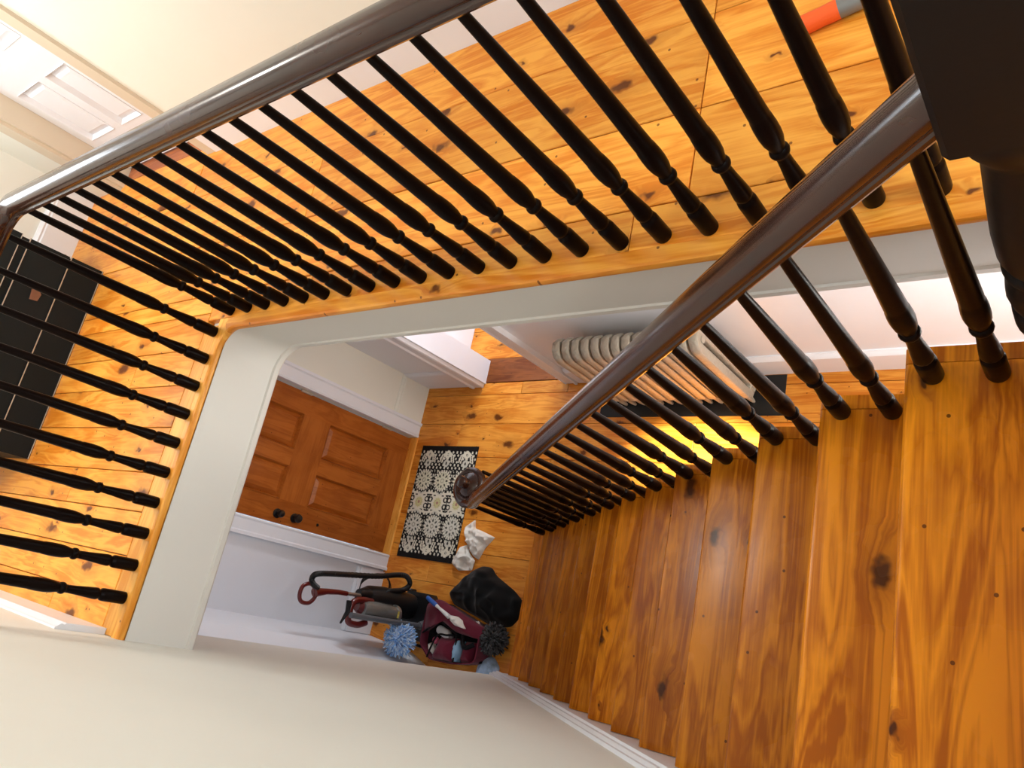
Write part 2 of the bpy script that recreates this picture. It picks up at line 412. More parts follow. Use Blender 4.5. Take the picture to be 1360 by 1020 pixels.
walls('wall_front_side', m_white, [(XD - 0.16, XD, -0.15, FY0, ZL - 0.03, ZF)], 'white entrance wall beside the front door knobs')
walls('wall_front', m_cream, [(XD - 0.16, XD, FY1, YL, ZL - 0.03, ZF), (XD - 0.16, XD, FY0, FY1, FZ, TZ0), (XD - 0.16, XD, FY0, FY1, TZ1, ZF)], 'cream entrance wall around the front door')
WY0, WY1, WZ0, WZ1 = 0.55, 1.55, 1.05, 2.2
walls('wall_left', m_wallb, [(XL - 0.14, XL, -0.1, WY0, -0.02, ZC), (XL - 0.14, XL, WY1, YW, -0.02, ZC), (XL - 0.14, XL, WY0, WY1, -0.02, WZ0), (XL - 0.14, XL, WY0, WY1, WZ1, ZC)], 'upper end wall behind the black chest')
walls('wall_right', m_cream, [(XR, XR + 0.14, -0.1, 0.35, -0.03, ZC), (XR, XR + 0.14, 1.65, YW + .1, -0.03, ZC), (XR, XR + 0.14, 0.35, 1.65, -0.03, 0.75), (XR, XR + 0.14, 0.35, 1.65, 2.15, ZC)], 'cream landing wall with a tall window')
walls('ceiling', m_ceil, [(XL - 0.14, XR + 0.14, -0.14, YW + 0.15, ZC, ZC + 0.1)], 'white ceiling above the upper hall')
walls('wall_passage_end', m_white, [(3.3, 3.42, 0.9, 1.15, ZL - 0.03, ZF), (3.3, 3.42, 1.95, YL + 0.2, ZL - 0.03, ZF), (3.3, 3.42, 1.15, 1.95, ZL - 0.03, ZL + 1.1), (3.3, 3.42, 1.15, 1.95, ZL + 2.1, ZF)], 'end wall of the lower passage with a window')
walls('wall_side_room', m_white, [(-1.77, -1.65, YL + 0.2, 4.1, ZL - 0.03, ZF), (0.5, 0.62, YL + 0.2, 4.1, ZL - 0.03, ZF), (-1.77, 0.62, 4.1, 4.2, ZL - 0.03, ZF)], 'white walls of the side room beyond the lower doorway')


def window(name, fn, u0, u1, v0, v1, label, nu=2, nv=2):
    o = MB().mapped(fn, u0, u1, v0, v1, -0.08, -0.07).build(name, m_lamp); struct(o, label)
    fr = MB()
    for a, b, c, d in ((u0, u1, v0, v0 + .05), (u0, u1, v1 - .05, v1), (u0, u0 + .05, v0, v1), (u1 - .05, u1, v0, v1)): fr.mapped(fn, a, b, c, d, -0.068, -0.02)
    for k in range(1, nu): u = u0 + (u1 - u0) * k / nu; fr.mapped(fn, u - .012, u + .012, v0, v1, -0.068, -0.03)
    for k in range(1, nv): v = v0 + (v1 - v0) * k / nv; fr.mapped(fn, u0, u1, v - .012, v + .012, -0.068, -0.03)
    fr.build('window_frame', m_white, o)
    return o


window('window_1', lambda u, v, q: (XL + q, u, v), WY0, WY1, WZ0, WZ1, 'window in the upper end wall above the chest', 2, 3)
window('window_2', lambda u, v, q: (XR - q, u, v), 0.35, 1.65, 0.75, 2.15, 'tall window behind the landing', 2, 3)
window('window_3', lambda u, v, q: (XD + q, u, v), FY0, FY1, TZ0, TZ1, 'transom window over the front door', 4, 1)
window('window_4', lambda u, v, q: (3.3 - q, u, v), 1.15, 1.95, ZL + 1.1, ZL + 2.1, 'window at the end of the lower passage', 2, 2)

# baseboards
def base_prof(h, t): return [(0, 0), (t, 0), (t, h - 0.035), (t * 0.75, h - 0.028), (t * 0.9, h - 0.018), (t * 0.45, h - 0.006), (t * 0.3, h), (0, h)]


def baseboard(name, fn, a, b, h, label, mat=None, t=0.022):
    mb = MB(); mb.prism(base_prof(h, t), a, b, fn); return struct(mb.build(name, mat or m_white), label)


baseboard('baseboard_back', lambda u, v, s: (s, YW - u, v), DX1 + 0.072, XR, 0.20, 'white baseboard along the cream upper hall wall')
baseboard('baseboard_left', lambda u, v, s: (XL + u, s, v), 0.05, YW, 0.205, 'white moulded baseboard on the upper end wall')
baseboard('baseboard_stair', lambda u, v, s: (s, -0.02 + u, v), XL, -0.115, 0.17, 'short white baseboard on the stair wall upstairs')
baseboard('baseboard_lower_back', lambda u, v, s: (s, YL - u, v + ZL), OX1 + 0.13, 3.3, 0.235, 'white baseboard behind the radiator', t=0.028)
baseboard('baseboard_entry', lambda u, v, s: (XD + u, s, v + ZL), 0.02, FY0 - 0.14, 0.28, 'white baseboard beside the vacuum cleaner', t=0.025)
baseboard('baseboard_front', lambda u, v, s: (XD + u, s, v + ZL), FY1 + 0.12, YL, 0.31, 'cream baseboard between front door and side doorway', mat=m_cream, t=0.02)
baseboard('baseboard_lower_left', lambda u, v, s: (s, YL - u, v + ZL), XD, OX0 - 0.13, 0.31, 'white baseboard left of the side doorway', t=0.02)


# door casings
def casing(name, fn, u0, u1, v0, v1, wd, label, t=0.028, mat=None):
    mb = MB(); pf = [(0, 0), (0, t), (0.012, t + 0.006), (0.024, t), (wd - 0.03, t), (wd - 0.02, t + 0.012), (wd, t + 0.012), (wd, 0)]
    # left, right uprights: profile across u, extruded along v
    mb.prism([(u0 - p, q) for p, q in pf], v0, v1 + wd, lambda a, b, s: fn(a, s, b))
    mb.prism([(u1 + p, q) for p, q in pf], v0, v1 + wd, lambda a, b, s: fn(a, s, b))
    mb.prism([(v1 + p, q) for p, q in pf], u0, u1, lambda a, b, s: fn(s, a, b))
    return struct(mb.build(name, mat or m_white), label)


casing('trim_2', lambda u, v, q: (XD + q, u, v), FY0, FY1, ZL, FZ, 0.125, 'white casing around the front door')
casing('trim_3', lambda u, v, q: (u, YL - q, v), OX0, OX1, ZL, OZ, 0.12, 'white casing around the side doorway')
struct(MB().box(OX0, OX0 + 0.02, YL, YL + 0.2, ZL, OZ).box(OX1 - 0.02, OX1, YL, YL + 0.2, ZL, OZ).build('trim_4', m_white), 'white jamb lining of the side doorway')
mb = MB(); mb.box(DX0, DX0 + 0.02, YW, YW + 0.15, 0, DZ).box(DX1 - 0.02, DX1, YW - 0.004, YW + 0.15, 0, DZ).box(DX0, DX1, YW, YW + 0.15, DZ - 0.02, DZ)
mb.box(DX1, DX1 + 0.072, YW - 0.018, YW, 0, DZ + 0.08).box(DX0 - 0.09, DX0, YW - 0.018, YW, 0, DZ + 0.08)
struct(mb.build('trim_5', plain('warm beige trim', lin(214, 200, 178), rough=0.5, spec=0.3)), 'beige jamb around the white upstairs door')


# ------------------------------------------------------------------ panelled doors
def panel_door(name, fn, u0, u1, v0, v1, T, panels, mat_v, mat_h, label):
    o = MB().mapped(fn, u0 + .02, u1 - .02, v0 + .02, v1 - .02, -T, -T * 0.7).build(name, mat_v); struct(o, label)
    us = sorted({u0, u1, *[p[0] for p in panels], *[p[1] for p in panels]})
    cols = sorted({(p[0], p[1]) for p in panels}); rows_ = sorted({(p[2], p[3]) for p in panels})
    ue = [u0] + [x for c in cols for x in c] + [u1]
    for i in range(0, len(ue), 2):
        if i == 0 or i == len(ue) - 2: MB().mapped(fn, ue[i], ue[i + 1], v0, v1, -T, 0).build('stile', mat_v, o)
    ve = [v0] + [x for c in rows_ for x in c] + [v1]
    for i in range(0, len(ve), 2): MB().mapped(fn, ue[1], ue[-2], ve[i], ve[i + 1], -T, 0).build('rail', mat_h, o)
    for a, b in rows_:
        for i in range(2, len(ue) - 2, 2): MB().mapped(fn, ue[i], ue[i + 1], a, b, -T, 0).build('mullion', mat_v, o)
    for (a, b, c, d) in panels:
        p = MB(); e = 0.045; rec = -0.027
        p.add([fn(a, c, rec), fn(b, c, rec), fn(b, d, rec), fn(a, d, rec), fn(a + e, c + e, -0.006), fn(b - e, c + e, -0.006), fn(b - e, d - e, -0.006), fn(a + e, d - e, -0.006)],
              [(4, 5, 6, 7), (0, 1, 5, 4), (1, 2, 6, 5), (2, 3, 7, 6), (3, 0, 4, 7)])
        po = p.build('panel', mat_h if (b - a) > (d - c) else mat_v, o, recalc=False)
        q = MB(); s = 0.015
        for (A, B, C, D) in (((a, c), (b, c), (b - s, c + s), (a + s, c + s)), ((b, c), (b, d), (b - s, d - s), (b - s, c + s)),
                             ((b, d), (a, d), (a + s, d - s), (b - s, d - s)), ((a, d), (a, c), (a + s, c + s), (a + s, d - s))):
            q.add([fn(*A, 0.004), fn(*B, 0.004), fn(*C, rec), fn(*D, rec), fn(*A, rec - .004), fn(*B, rec - .004)], [(0, 1, 2, 3), (0, 4, 5, 1), (4, 3, 2, 5), (0, 3, 4), (1, 5, 2)])
        q.build('panel_moulding', mat_v, po)
    return o


XDR = -2.085
fn = lambda u, v, q: (XDR + q, u, v)
pl = [(0.825, 1.07), (1.195, 1.465)]
door1 = panel_door('door_1', fn, FY0 + 0.012, FY1 - 0.012, ZL + 0.012, FZ - 0.01, 0.045,
                   [(a, b, c, d) for a, b in pl for c, d in ((ZL + 0.225, ZL + 0.85), (ZL + 1.105, ZL + 1.90))], m_door, m_door_h,
                   'orange-brown four-panel wooden front door with black knobs')
for zz, r in ((ZL + 1.09, 0.026), (ZL + 0.937, 0.030)):
    k = MB().lathe([(0.034, 0), (0.034, 0.006), (0.013, 0.010), (0.012, 0.03), (r, 0.042), (r * 1.05, 0.055), (r * 0.8, 0.068), (0.006, 0.072)], (XDR, 0.722, zz), 18, (1, 0, 0)).build('knob', m_hole, door1)
MB().lathe([(0.011, 0), (0.011, 0.003), (0.006, 0.004)], (XDR, 0.721, ZL + 0.718), 12, (1, 0, 0)).build('keyhole', m_hole, door1)
for zz in (ZL + 0.30, ZL + 1.14, ZL + 1.8): MB().box(XDR - 0.01, XDR + 0.012, FY1 - 0.02, FY1 - 0.001, zz - 0.05, zz + 0.05).build('hinge', m_edge, door1)
MB().cbox(XD - 0.16, XD + 0.035, FY0, FY1, ZL - 0.02, ZL + 0.014, 0.006).build('door_sill', m_pine_y, floor_low)

YDR = YW + 0.115
door2 = panel_door('door_2', lambda u, v, q: (u, YDR - q, v), DX0 + 0.022, DX1 - 0.022, 0.012, DZ - 0.02, 0.04,
                   [(a, b, c, d) for a, b in ((-1.505, -1.25), (-1.17, -0.965)) for c, d in ((0.25, 0.62), (0.80, 1.80))], m_white, m_white,
                   'white four-panel upstairs door')
MB().lathe([(0.028, 0), (0.028, 0.005), (0.011, 0.009), (0.011, 0.03), (0.026, 0.042), (0.024, 0.058), (0.008, 0.064)], (-1.55, YDR, 0.95), 16, (0, -1, 0)).build('knob', m_hole, door2)

# ------------------------------------------------------------------ staircase
stairs = thing('staircase', (1.05, 0.46, ZL), 'steep straight pine staircase running down beside the cream wall', 'staircase')
nz = lambda x: (x - X0) * RI / GO           # pitch line through the nosings
def tread_profile(xn, zt, back):
    c = 0.016
    return [(back, zt - 0.032), (xn + c, zt - 0.032)] + [(xn + c - c * math.sin(math.radians(a)), zt - c - c * math.cos(math.radians(a))) for a in (30, 60, 90, 120, 150)] + [(xn + c, zt), (back, zt)]
fy = lambda u, v, s: (u, s, v)
for k in range(1, 14):
    xn = X0 - k * GO; zt = -k * RI; ye = 0.978 if k == 1 else 0.95
    if k == 2: ye = 0.958
    bk = xn + GO + 0.022
    if k < 13:
        t = MB(); t.prism(tread_profile(xn, zt, bk), 0.002, ye - 0.036, fy, True); to = t.build('tread', m_tread, stairs, sharp=28)
        rn = MB(); rn.prism(tread_profile(xn, zt, bk), ye - 0.0345, ye, fy, True); rn.build('return_nosing', m_tread, to, sharp=28)
    else:
        xc, yc, rr = xn + 0.16, 1.02, 0.16
        out = [(bk, 0.002), (xn, 0.002), (xn, yc)] + arc(xc, yc, rr, 180, 0, 14) + [(bk + 0.08, 0.93), (bk, 0.93)]
        t = MB(); t.prism(out, zt - 0.032, zt); t.build('tread', m_tread, stairs)
        t = MB(); t.prism([(bk, 0.0), (xn + 0.025, 0.0), (xn + 0.025, yc)] + arc(xc, yc, rr - 0.025, 180, 0, 14) + [(bk, 0.93)], ZL, zt - 0.032); t.build('riser', m_tread, stairs)
    if k < 13: MB().box(xn + 0.025, xn + 0.043, 0.002, ye - 0.025, zt - RI + 0.0005, zt - 0.03).build('riser', m_tread, stairs)
MB().box(X0 + 0.025, X0 + 0.043, 0.002, 0.96, -RI + 0.0005, -0.03).build('riser', m_tread, stairs)
t = MB(); t.prism(tread_profile(X0, 0.0, X0 + 0.05), 0.002, 1.0, fy, True); t.build('landing_nosing', m_tread, stairs, sharp=28)
# outer string under the tread ends and the closed wall under the flight
st = MB(); pts = []
for k in range(1, 13):
    xn = X0 - k * GO + 0.03; pts += [(xn + GO, -k * RI - 0.033), (xn, -k * RI - 0.033)]
pts2 = pts + [(pts[-1][0], ZL), (X0 + 0.03, ZL), (X0 + 0.03, -0.3)]
st.prism(pts2, 0.895, 0.918, fy); st.build('outer_string', m_white, stairs)
walls('wall_under_landing', m_white, [(X0 + 0.03, 3.3, 0.84, 0.918, ZL - 0.03, ZF)], 'white wall closing the space under the landing')
# wall skirting with moulded cap
def along(xa, xb, lo, hi, y0, y1, mb):
    p = [(xa, nz(xa) + lo), (xb, nz(xb) + lo), (xb, nz(xb) + hi), (xa, nz(xa) + hi)]
    mb.prism(p, y0, y1, fy); return mb
along(XE + 0.01, X0, -0.30, 0.075, -0.02, 0.0, MB()).build('wall_string', m_white, stairs)
mm = MB(); ds = Vector((GO, 0, RI)).normalized()
pth = [(XE + 0.01, -0.02, nz(XE + 0.01) + 0.072), (X0 + 0.2, -0.02, nz(X0 + 0.2) + 0.072)]
mm.sweep(pth, [(0.0, 0.0), (-0.030, 0.0), (-0.030, 0.010), (-0.022, 0.014), (-0.022, 0.030), (-0.012, 0.040), (-0.012, 0.052), (0.0, 0.056)])
mm.build('skirting_cap', m_white, stairs, sharp=20)

# ------------------------------------------------------------------ turned balusters and handrails
def bal_profile(L, rt=0.0100):
    p = [(0.0205, 0.0), (0.0215, 0.004), (0.0218, 0.075), (0.0205, 0.083), (0.0160, 0.088), (0.0158, 0.091), (0.0195, 0.096), (0.0200, 0.104), (0.0180, 0.130), (0.0150, 0.165), (0.0132, 0.196),
         (0.0136, 0.203), (0.0185, 0.207), (0.0200, 0.213), (0.0185, 0.220), (0.0150, 0.224), (0.0165, 0.232), (0.0205, 0.248), (0.0222, 0.268), (0.0222, 0.288), (0.0208, 0.312), (0.0195, 0.318), (0.0198, 0.324)]
    for t in (0.25, 0.5, 0.75, 1.0): p.append((0.0196 + (rt - 0.0196) * t, 0.324 + (L - 0.324) * t))
    return p


RAIL = [(0.0, 0.040), (0.016, 0.0375), (0.028, 0.030), (0.036, 0.017), (0.0385, 0.003), (0.036, -0.008), (0.0305, -0.014), (0.0305, -0.018), (0.034, -0.022), (0.033, -0.030), (0.026, -0.038), (0.0, -0.039)]
RAIL = RAIL + [(-u, v) for u, v in RAIL[-2:0:-1]]
RAIL = [(u * 0.86, v * 0.86) for u, v in RAIL]

land = thing('landing_balustrade', (1.2, 1.2, 0.0), 'near-black turned landing balustrade around the stairwell opening', 'balustrade')
ZR = 0.785; XB0, SB, YB = 0.0052, 0.11493, 1.208
XLB, YL0, SL = -0.0665, 1.124, 0.1124
lm = None
def put(me_obj, parent, loc, name='baluster'):
    o = me_obj.copy(); COL.objects.link(o); o.name = name; place(o, parent, loc); return o
b0 = MB().lathe(bal_profile(ZR - 0.015), (XB0, YB, 0), 18).build('baluster', m_baluster, land, origin=(XB0, YB, 0), sharp=50)
for k in range(1, 22): put(b0, land, (XB0 + SB * k, YB, 0))
for k in range(10): put(b0, land, (XLB, YL0 - SL * k, 0))
rp = [(XLB, -0.02, ZR), (XLB, 0.5, ZR)] + [(x, y, ZR) for x, y in arc(XLB + 0.085, YB - 0.085, 0.085, 180, 90, 12)] + [(x, YB, ZR) for x in (0.6, 1.2, 1.8, 2.3)] + [(x, y, ZR) for x, y in arc(2.47, YB - 0.11, 0.11, 90, 0, 10)] + [(2.58, 0.99, ZR)]
MB().sweep(rp, RAIL).build('handrail', m_rail, land, sharp=32)

flight = thing('stair_balustrade', (1.1, 0.915, ZL), 'dark stair balustrade with a glossy brown handrail ending in a scroll', 'balustrade')
YS = 0.915
zr = lambda x: 0.600 + 0.8935 * (x - 2.51)     # handrail centre height
for k in range(1, 13):
    xn = X0 - k * GO
    for off in (0.054, 0.1655):
        x = xn + off; L = zr(x) - (-k * RI) - 0.03
        MB().lathe(bal_profile(L), (x, YS, -k * RI), 16).build('baluster', m_baluster, flight, origin=(x, YS, -k * RI), sharp=50)
VC = Vector((-0.36, 1.022)); zv = -1.955
path = [Vector((x, YS, zr(x))) for x in (2.56, 2.2, 1.7, 1.2, 0.7, 0.2, 0.0, -0.1, -0.18)]
path += [Vector((-0.24, YS, -1.868)), Vector((-0.29, YS + 0.0005, -1.912)), Vector((-0.33, YS + 0.002, -1.940))]
scl = [1.0] * len(path)
nst = 44
for i in range(1, nst + 1):
    t = i / nst; a = math.radians(-90 - 500 * t); rr = 0.107 * (1 - t) ** 0.8 + 0.020 * t
    path.append(Vector((VC.x + rr * math.cos(a), VC.y + rr * math.sin(a), zv + 0.004 * math.exp(-t * 8) + 0.012 * t))); scl.append(1.0 - 0.35 * t)
MB().sweep(path, RAIL, scales=scl).build('handrail', m_rail, flight, sharp=32)
MB().lathe([(0.070, -0.03), (0.082, -0.012), (0.085, 0.008), (0.078, 0.030), (0.060, 0.046), (0.044, 0.052), (0.034, 0.058), (0.032, 0.066), (0.036, 0.074), (0.036, 0.098), (0.032, 0.106), (0.016, 0.110), (0.002, 0.111)], (VC.x, VC.y, zv), 24).build('scroll_cap', m_rail, flight)
ht = zv + 13 * RI
MB().lathe([(0.045, 0.0), (0.045, 0.10), (0.030, 0.11), (0.040, 0.13), (0.036, 0.20), (0.022, 0.27), (0.034, 0.285), (0.034, 0.30), (0.024, 0.31), (0.040, 0.40), (0.036, 0.52), (0.026, ht - 0.17), (0.026, ht - 0.13), (0.052, ht - 0.115), (0.056, ht - 0.10), (0.050, ht - 0.085), (0.034, ht - 0.075), (0.060, ht - 0.055), (0.064, ht - 0.03), (0.05, ht - 0.01)], (VC.x, VC.y, -13 * RI), 20).build('scroll_newel', m_baluster, flight)
for a in (200, 255, 310, 140, 60):
    x = VC.x + 0.105 * math.cos(math.radians(a)); y = VC.y + 0.105 * math.sin(math.radians(a))
    MB().lathe(bal_profile(ht - 0.01), (x, y, -13 * RI), 14).build('baluster', m_baluster, flight, origin=(x, y, -13 * RI), sharp=50)

# top newel post
NX, NY = 2.592, 0.932
newel = thing('newel_post', (NX, NY, 0.0), 'thick dark newel post with a square block where both handrails meet', 'newel post')
q = 0.068
nb = MB(); c = 0.008
nb.prism([(NX - q + c, NY - q), (NX + q - c, NY - q), (NX + q, NY - q + c), (NX + q, NY + q - c), (NX + q - c, NY + q), (NX - q + c, NY + q), (NX - q, NY + q - c), (NX - q, NY - q + c)], 0.562, 0.93)
nb.build('block', m_newel, newel)
MB().lathe([(0.056, 0.0), (0.056, 0.05), (0.050, 0.058), (0.054, 0.075), (0.058, 0.105), (0.055, 0.14), (0.047, 0.165), (0.047, 0.172), (0.055, 0.180), (0.055, 0.195), (0.050, 0.203), (0.056, 0.23), (0.056, 0.30), (0.050, 0.40), (0.045, 0.475), (0.046, 0.485), (0.052, 0.497), (0.062, 0.522), (0.066, 0.548), (0.064, 0.566)], (NX, NY, 0), 24).build('shaft', m_newel, newel)
MB().lathe([(0.088, 0.93), (0.092, 0.945), (0.088, 0.958), (0.060, 0.97), (0.070, 0.99), (0.074, 1.01), (0.060, 1.035), (0.02, 1.05), (0.003, 1.052)], (NX, NY, 0), 24).build('cap', m_newel, newel)

# ------------------------------------------------------------------ radiator, tray, chest, tool
m_radi = plain('silver beige radiator paint', lin(186, 176, 160), rough=0.4, spec=0.5, metal=0.25, var=0.14, vscale=40, bump=1.0, bscale=55, bdist=0.006)
rad = thing('radiator', (0.43, 1.94, ZL + 0.006), 'silver-beige cast iron radiator with ornate columns on a black tray', 'radiator')
zt, zb, ya, yb_ = -2.092, ZL + 0.10, 1.893, 1.990
loop = [(0, y, z) for y, z in [(ya, zb + 0.05), (ya, zt - 0.06), (ya + 0.01, zt - 0.025), (ya + 0.032, zt - 0.003), (yb_ - 0.03, zt + 0.004), (yb_ - 0.008, zt - 0.02), (yb_, zt - 0.06),
                               (yb_, zb + 0.05), (yb_ - 0.015, zb + 0.012), (yb_ - 0.045, zb), (ya + 0.045, zb), (ya + 0.015, zb + 0.012), (ya, zb + 0.05)]]
sec = MB().sweep(loop, [(-0.030, -0.018), (-0.024, -0.027), (0.016, -0.030), (0.029, -0.026), (0.033, -0.020), (0.034, 0.0), (0.033, 0.020), (0.029, 0.026), (0.016, 0.030), (-0.024, 0.027), (-0.030, 0.018)], up=(1, 0, 0))
for y in (ya, yb_): sec.lathe([(0.009, ZL + 0.006), (0.012, ZL + 0.02), (0.016, ZL + 0.05), (0.022, zb + 0.05)], (0, y, 0), 10)
sec.lathe([(0.022, -0.036), (0.022, 0.036)], (0, 1.94, zb + 0.01), 10, (1, 0, 0)); sec.lathe([(0.022, -0.036), (0.022, 0.036)], (0, 1.94, zt - 0.03), 10, (1, 0, 0))
s0 = sec.build('section', m_radi, rad, origin=(0, 1.94, ZL), sharp=50)
place(s0, rad, (-0.03, 1.94, ZL))
for i in range(1, 14): put(s0, rad, (-0.03 + 0.0695 * i, 1.94, ZL), 'section')
m_tray = plain('black tray', lin(22, 24, 25), rough=0.5, spec=0.4, var=0.2)
tr = MB(); tr.cbox(-0.24, 1.062, 1.802, 2.068, ZL, ZL + 0.006, 0.002)
tag(tr.build('radiator_tray', m_tray), 'flat black tray on the boards under the radiator', 'tray')

CX0, CX1, CY0, CY1 = -1.922, -1.40, 0.585, 1.568
chest = thing('storage_chest', ((CX0 + CX1) / 2, (CY0 + CY1) / 2, 0), 'long black wooden chest with a brown lock plate against the end wall', 'chest')
MB().box(CX0, CX1, CY0, CY1, 0.0, 0.392).build('body', m_black, chest)
MB().cbox(CX0, CX1 + 0.010, CY0 - 0.006, CY1 + 0.006, 0.0, 0.160, 0.004).build('plinth', m_black, chest)
MB().cbox(CX0, CX1 + 0.008, CY0 - 0.004, CY1 + 0.004, 0.168, 0.354, 0.003).build('front_panel', m_black, chest)
MB().cbox(CX0, CX1 + 0.012, CY0 - 0.008, CY1 + 0.008, 0.393, 0.58, 0.012).build('lid', m_black, chest)
for z in (0.004, 0.160, 0.354, 0.393): MB().box(CX1 + 0.008, CX1 + 0.0125, CY0 - 0.006, CY1 + 0.006, z - 0.0015, z + 0.0025).build('edge_glint', m_edge, chest)  # pale strips painting the light caught along the chest's front edges
for z in (0.12, 0.15, 0.19): MB().box(CX1 - 0.02, CX1 + 0.006, CY1 - 0.002, CY1 + 0.007, z - 0.004, z + 0.004).build('corner_bracket', m_edge, chest)
lk = MB(); lk.prism([(1.295, 0.262), (1.345, 0.268), (1.352, 0.235), (1.335, 0.222), (1.300, 0.228)], CX1 + 0.007, CX1 + 0.014, lambda u, v, q: (q, u, v)); lk.build('lock_plate', plain('brown leather', lin(112, 74, 54), rough=0.6, var=0.2, vscale=60), chest)

m_orange = plain('orange rubber grip', lin(236, 92, 34), rough=0.45, spec=0.4, bump=0.3, bscale=150)
m_grey = plain('grey metal', lin(126, 126, 124), rough=0.45, spec=0.5, metal=0.4)
tool = thing('hand_tool', (2.2, 1.71, 0.0), 'orange-handled hand tool with a grey shaft lying on the upper boards', 'tool')
td = Vector((0.97, 0.20, 0)).normalized(); p0 = Vector((2.112, 1.686, 0.024))
MB().lathe([(0.004, 0), (0.018, 0.006), (0.0225, 0.02), (0.0225, 0.04), (0.0215, 0.065), (0.0225, 0.09), (0.0225, 0.10)], p0, 16, td).build('handle', m_orange, tool)
MB().lathe([(0.0225, 0), (0.0228, 0.05), (0.018, 0.07), (0.012, 0.08), (0.012, 0.24), (0.006, 0.25)], p0 + td * 0.10, 16, td).build('shaft', m_grey, tool)

# ------------------------------------------------------------------ door mat (printed pattern as vertex colours)
MX0, MX1, MY0, MY1 = -1.922, -1.305, 0.648, 1.567
nu, nv = 124, 184
def mat_col(u, v):
    X = u * 0.62; Y = v * 0.92
    cream = (0.72, 0.67, 0.54); black = (0.012, 0.010, 0.010)
    c = min(2, int(u * 3)); dx = X - (0.1033 + 0.2067 * c)
    if v < 0.04 or v > 0.96: return black
    for yc, r0 in ((0.315, 0.088), (0.715, 0.088)):
        dy = Y - yc * 0.92; rr = math.hypot(dx, dy); th = math.atan2(dy, dx)
        if rr < r0 + 0.010:
            if rr > r0 + 0.004 * math.cos(20 * th) : return black
            if rr > r0 - 0.016: return cream if math.cos(20 * th) > -0.35 else (0.2, 0.19, 0.16)
            if abs(rr - 0.047) < 0.010 and abs(math.cos(4 * th)) > 0.80: return (0.05, 0.05, 0.04)
            if abs(rr - 0.060) < 0.005 and math.cos(16 * th) > 0.4: return (0.25, 0.24, 0.18)
            if 0.012 < rr < 0.019: return (0.30, 0.28, 0.22)
            return (0.66, 0.63, 0.47) if yc < 0.5 else (0.66, 0.63, 0.54)
    dy = Y - 0.513 * 0.92; rr = math.hypot(dx, dy * 0.95); th = math.atan2(dy, dx)
    if rr < 0.062:
        if rr < 0.012: return (0.42, 0.22, 0.16)
        if rr < 0.040 + 0.006 * math.cos(12 * th): return (0.62, 0.56, 0.28) if math.cos(12 * th) > -0.6 or rr < 0.025 else (0.36, 0.32, 0.16)
        return cream
    if abs(dy) < 0.055:
        k = math.hypot(abs(dx) - 0.082, abs(dy) - 0.028)
        return black if abs(k - 0.018) < 0.006 or abs(dx) > 0.098 else cream
    # bands of leaves and tulips between the medallions
    sgn = 1 if v < 0.5 else -1
    if v < 0.225 or v > 0.81:
        y = (Y - 0.04) if v < 0.5 else (0.88 - Y)
        w1 = 0.055 - abs(y - 0.035) * 0.9
        if abs(dx) < w1 * (0.6 + 0.4 * math.cos((y - 0.03) * 60)) and y < 0.075: return black if math.hypot(dx, y - 0.032) < 0.010 and math.hypot(dx, y - 0.032) > 0.006 else cream
        if abs(abs(dx) - 0.055 - 0.25 * (y - 0.06)) < 0.018 and 0.035 < y < 0.10: return cream if abs(abs(dx) - 0.055 - 0.25 * (y - 0.06)) > 0.004 else black
        if math.hypot(dx, y - 0.105) < 0.032: return black if math.hypot(dx * 1.6, y - 0.105) < 0.014 else (0.60, 0.57, 0.48)
        return cream if math.sin(dx * 150) * math.sin(y * 120) > 0.35 else black
    yy = abs(Y - 0.513 * 0.92) - 0.055
    if math.hypot(dx, yy - 0.030) < 0.027: return black if math.hypot(dx * 1.5, yy - 0.030) < 0.012 else (0.60, 0.57, 0.48)
    if abs(yy - 0.012 - 0.12 * abs(dx)) < 0.009 and abs(dx) > 0.02: return cream
    return cream if math.sin((abs(dx) - 0.1) * 140) * math.cos(yy * 95) > 0.2 else black
me = bpy.data.meshes.new('door_mat'); vs = []; cols = []
mo = Vector(((MX0 + MX1) / 2, (MY0 + MY1) / 2, ZL))
for j in range(nv + 1):
    for i in range(nu + 1):
        u, v = i / nu, j / nv
        vs.append((MX0 + (MX1 - MX0) * u - mo.x, MY1 - (MY1 - MY0) * v - mo.y, 0.007 + 0.0008 * math.sin(i * 1.9) * math.sin(j * 1.7))); cols.append(mat_col(u, v))
fs = [(j * (nu + 1) + i, (j + 1) * (nu + 1) + i, (j + 1) * (nu + 1) + i + 1, j * (nu + 1) + i + 1) for j in range(nv) for i in range(nu)]
k0 = len(vs); a, b, c, d = 0, nu, nv * (nu + 1) + nu, nv * (nu + 1)
vs += [(vs[q][0], vs[q][1], 0.0) for q in (a, b, c, d)]; cols += [(0.01, 0.01, 0.01)] * 4
fs += [(k0, k0 + 1, k0 + 2, k0 + 3), (a, k0, k0 + 3, d)[::-1], (b, c, k0 + 2, k0 + 1)[::-1], tuple(range(0, nu + 1)) + (k0 + 1, k0), tuple(range(nv * (nu + 1) + nu, nv * (nu + 1) - 1, -1)) + (k0 + 3, k0 + 2)]
me.from_pydata(vs, [], fs)
ca = me.color_attributes.new('print', 'FLOAT_COLOR', 'POINT'); ca.data.foreach_set('color', [x for c in cols for x in (*c, 1.0)])
m_mat, nt, b = base_mat('printed mat weave'); at = N(nt, 'ShaderNodeAttribute', attribute_name='print'); nt.links.new(at.outputs['Color'], b.inputs['Base Color']); b.inputs['Roughness'].default_value = 0.85; b.inputs['Specular IOR Level'].default_value = 0.15
me.materials.append(m_mat); mo_ = bpy.data.objects.new('door_mat', me); COL.objects.link(mo_); place(mo_, None, mo)
tag(mo_, 'black and cream printed door mat with flower medallions in front of the front door', 'mat')

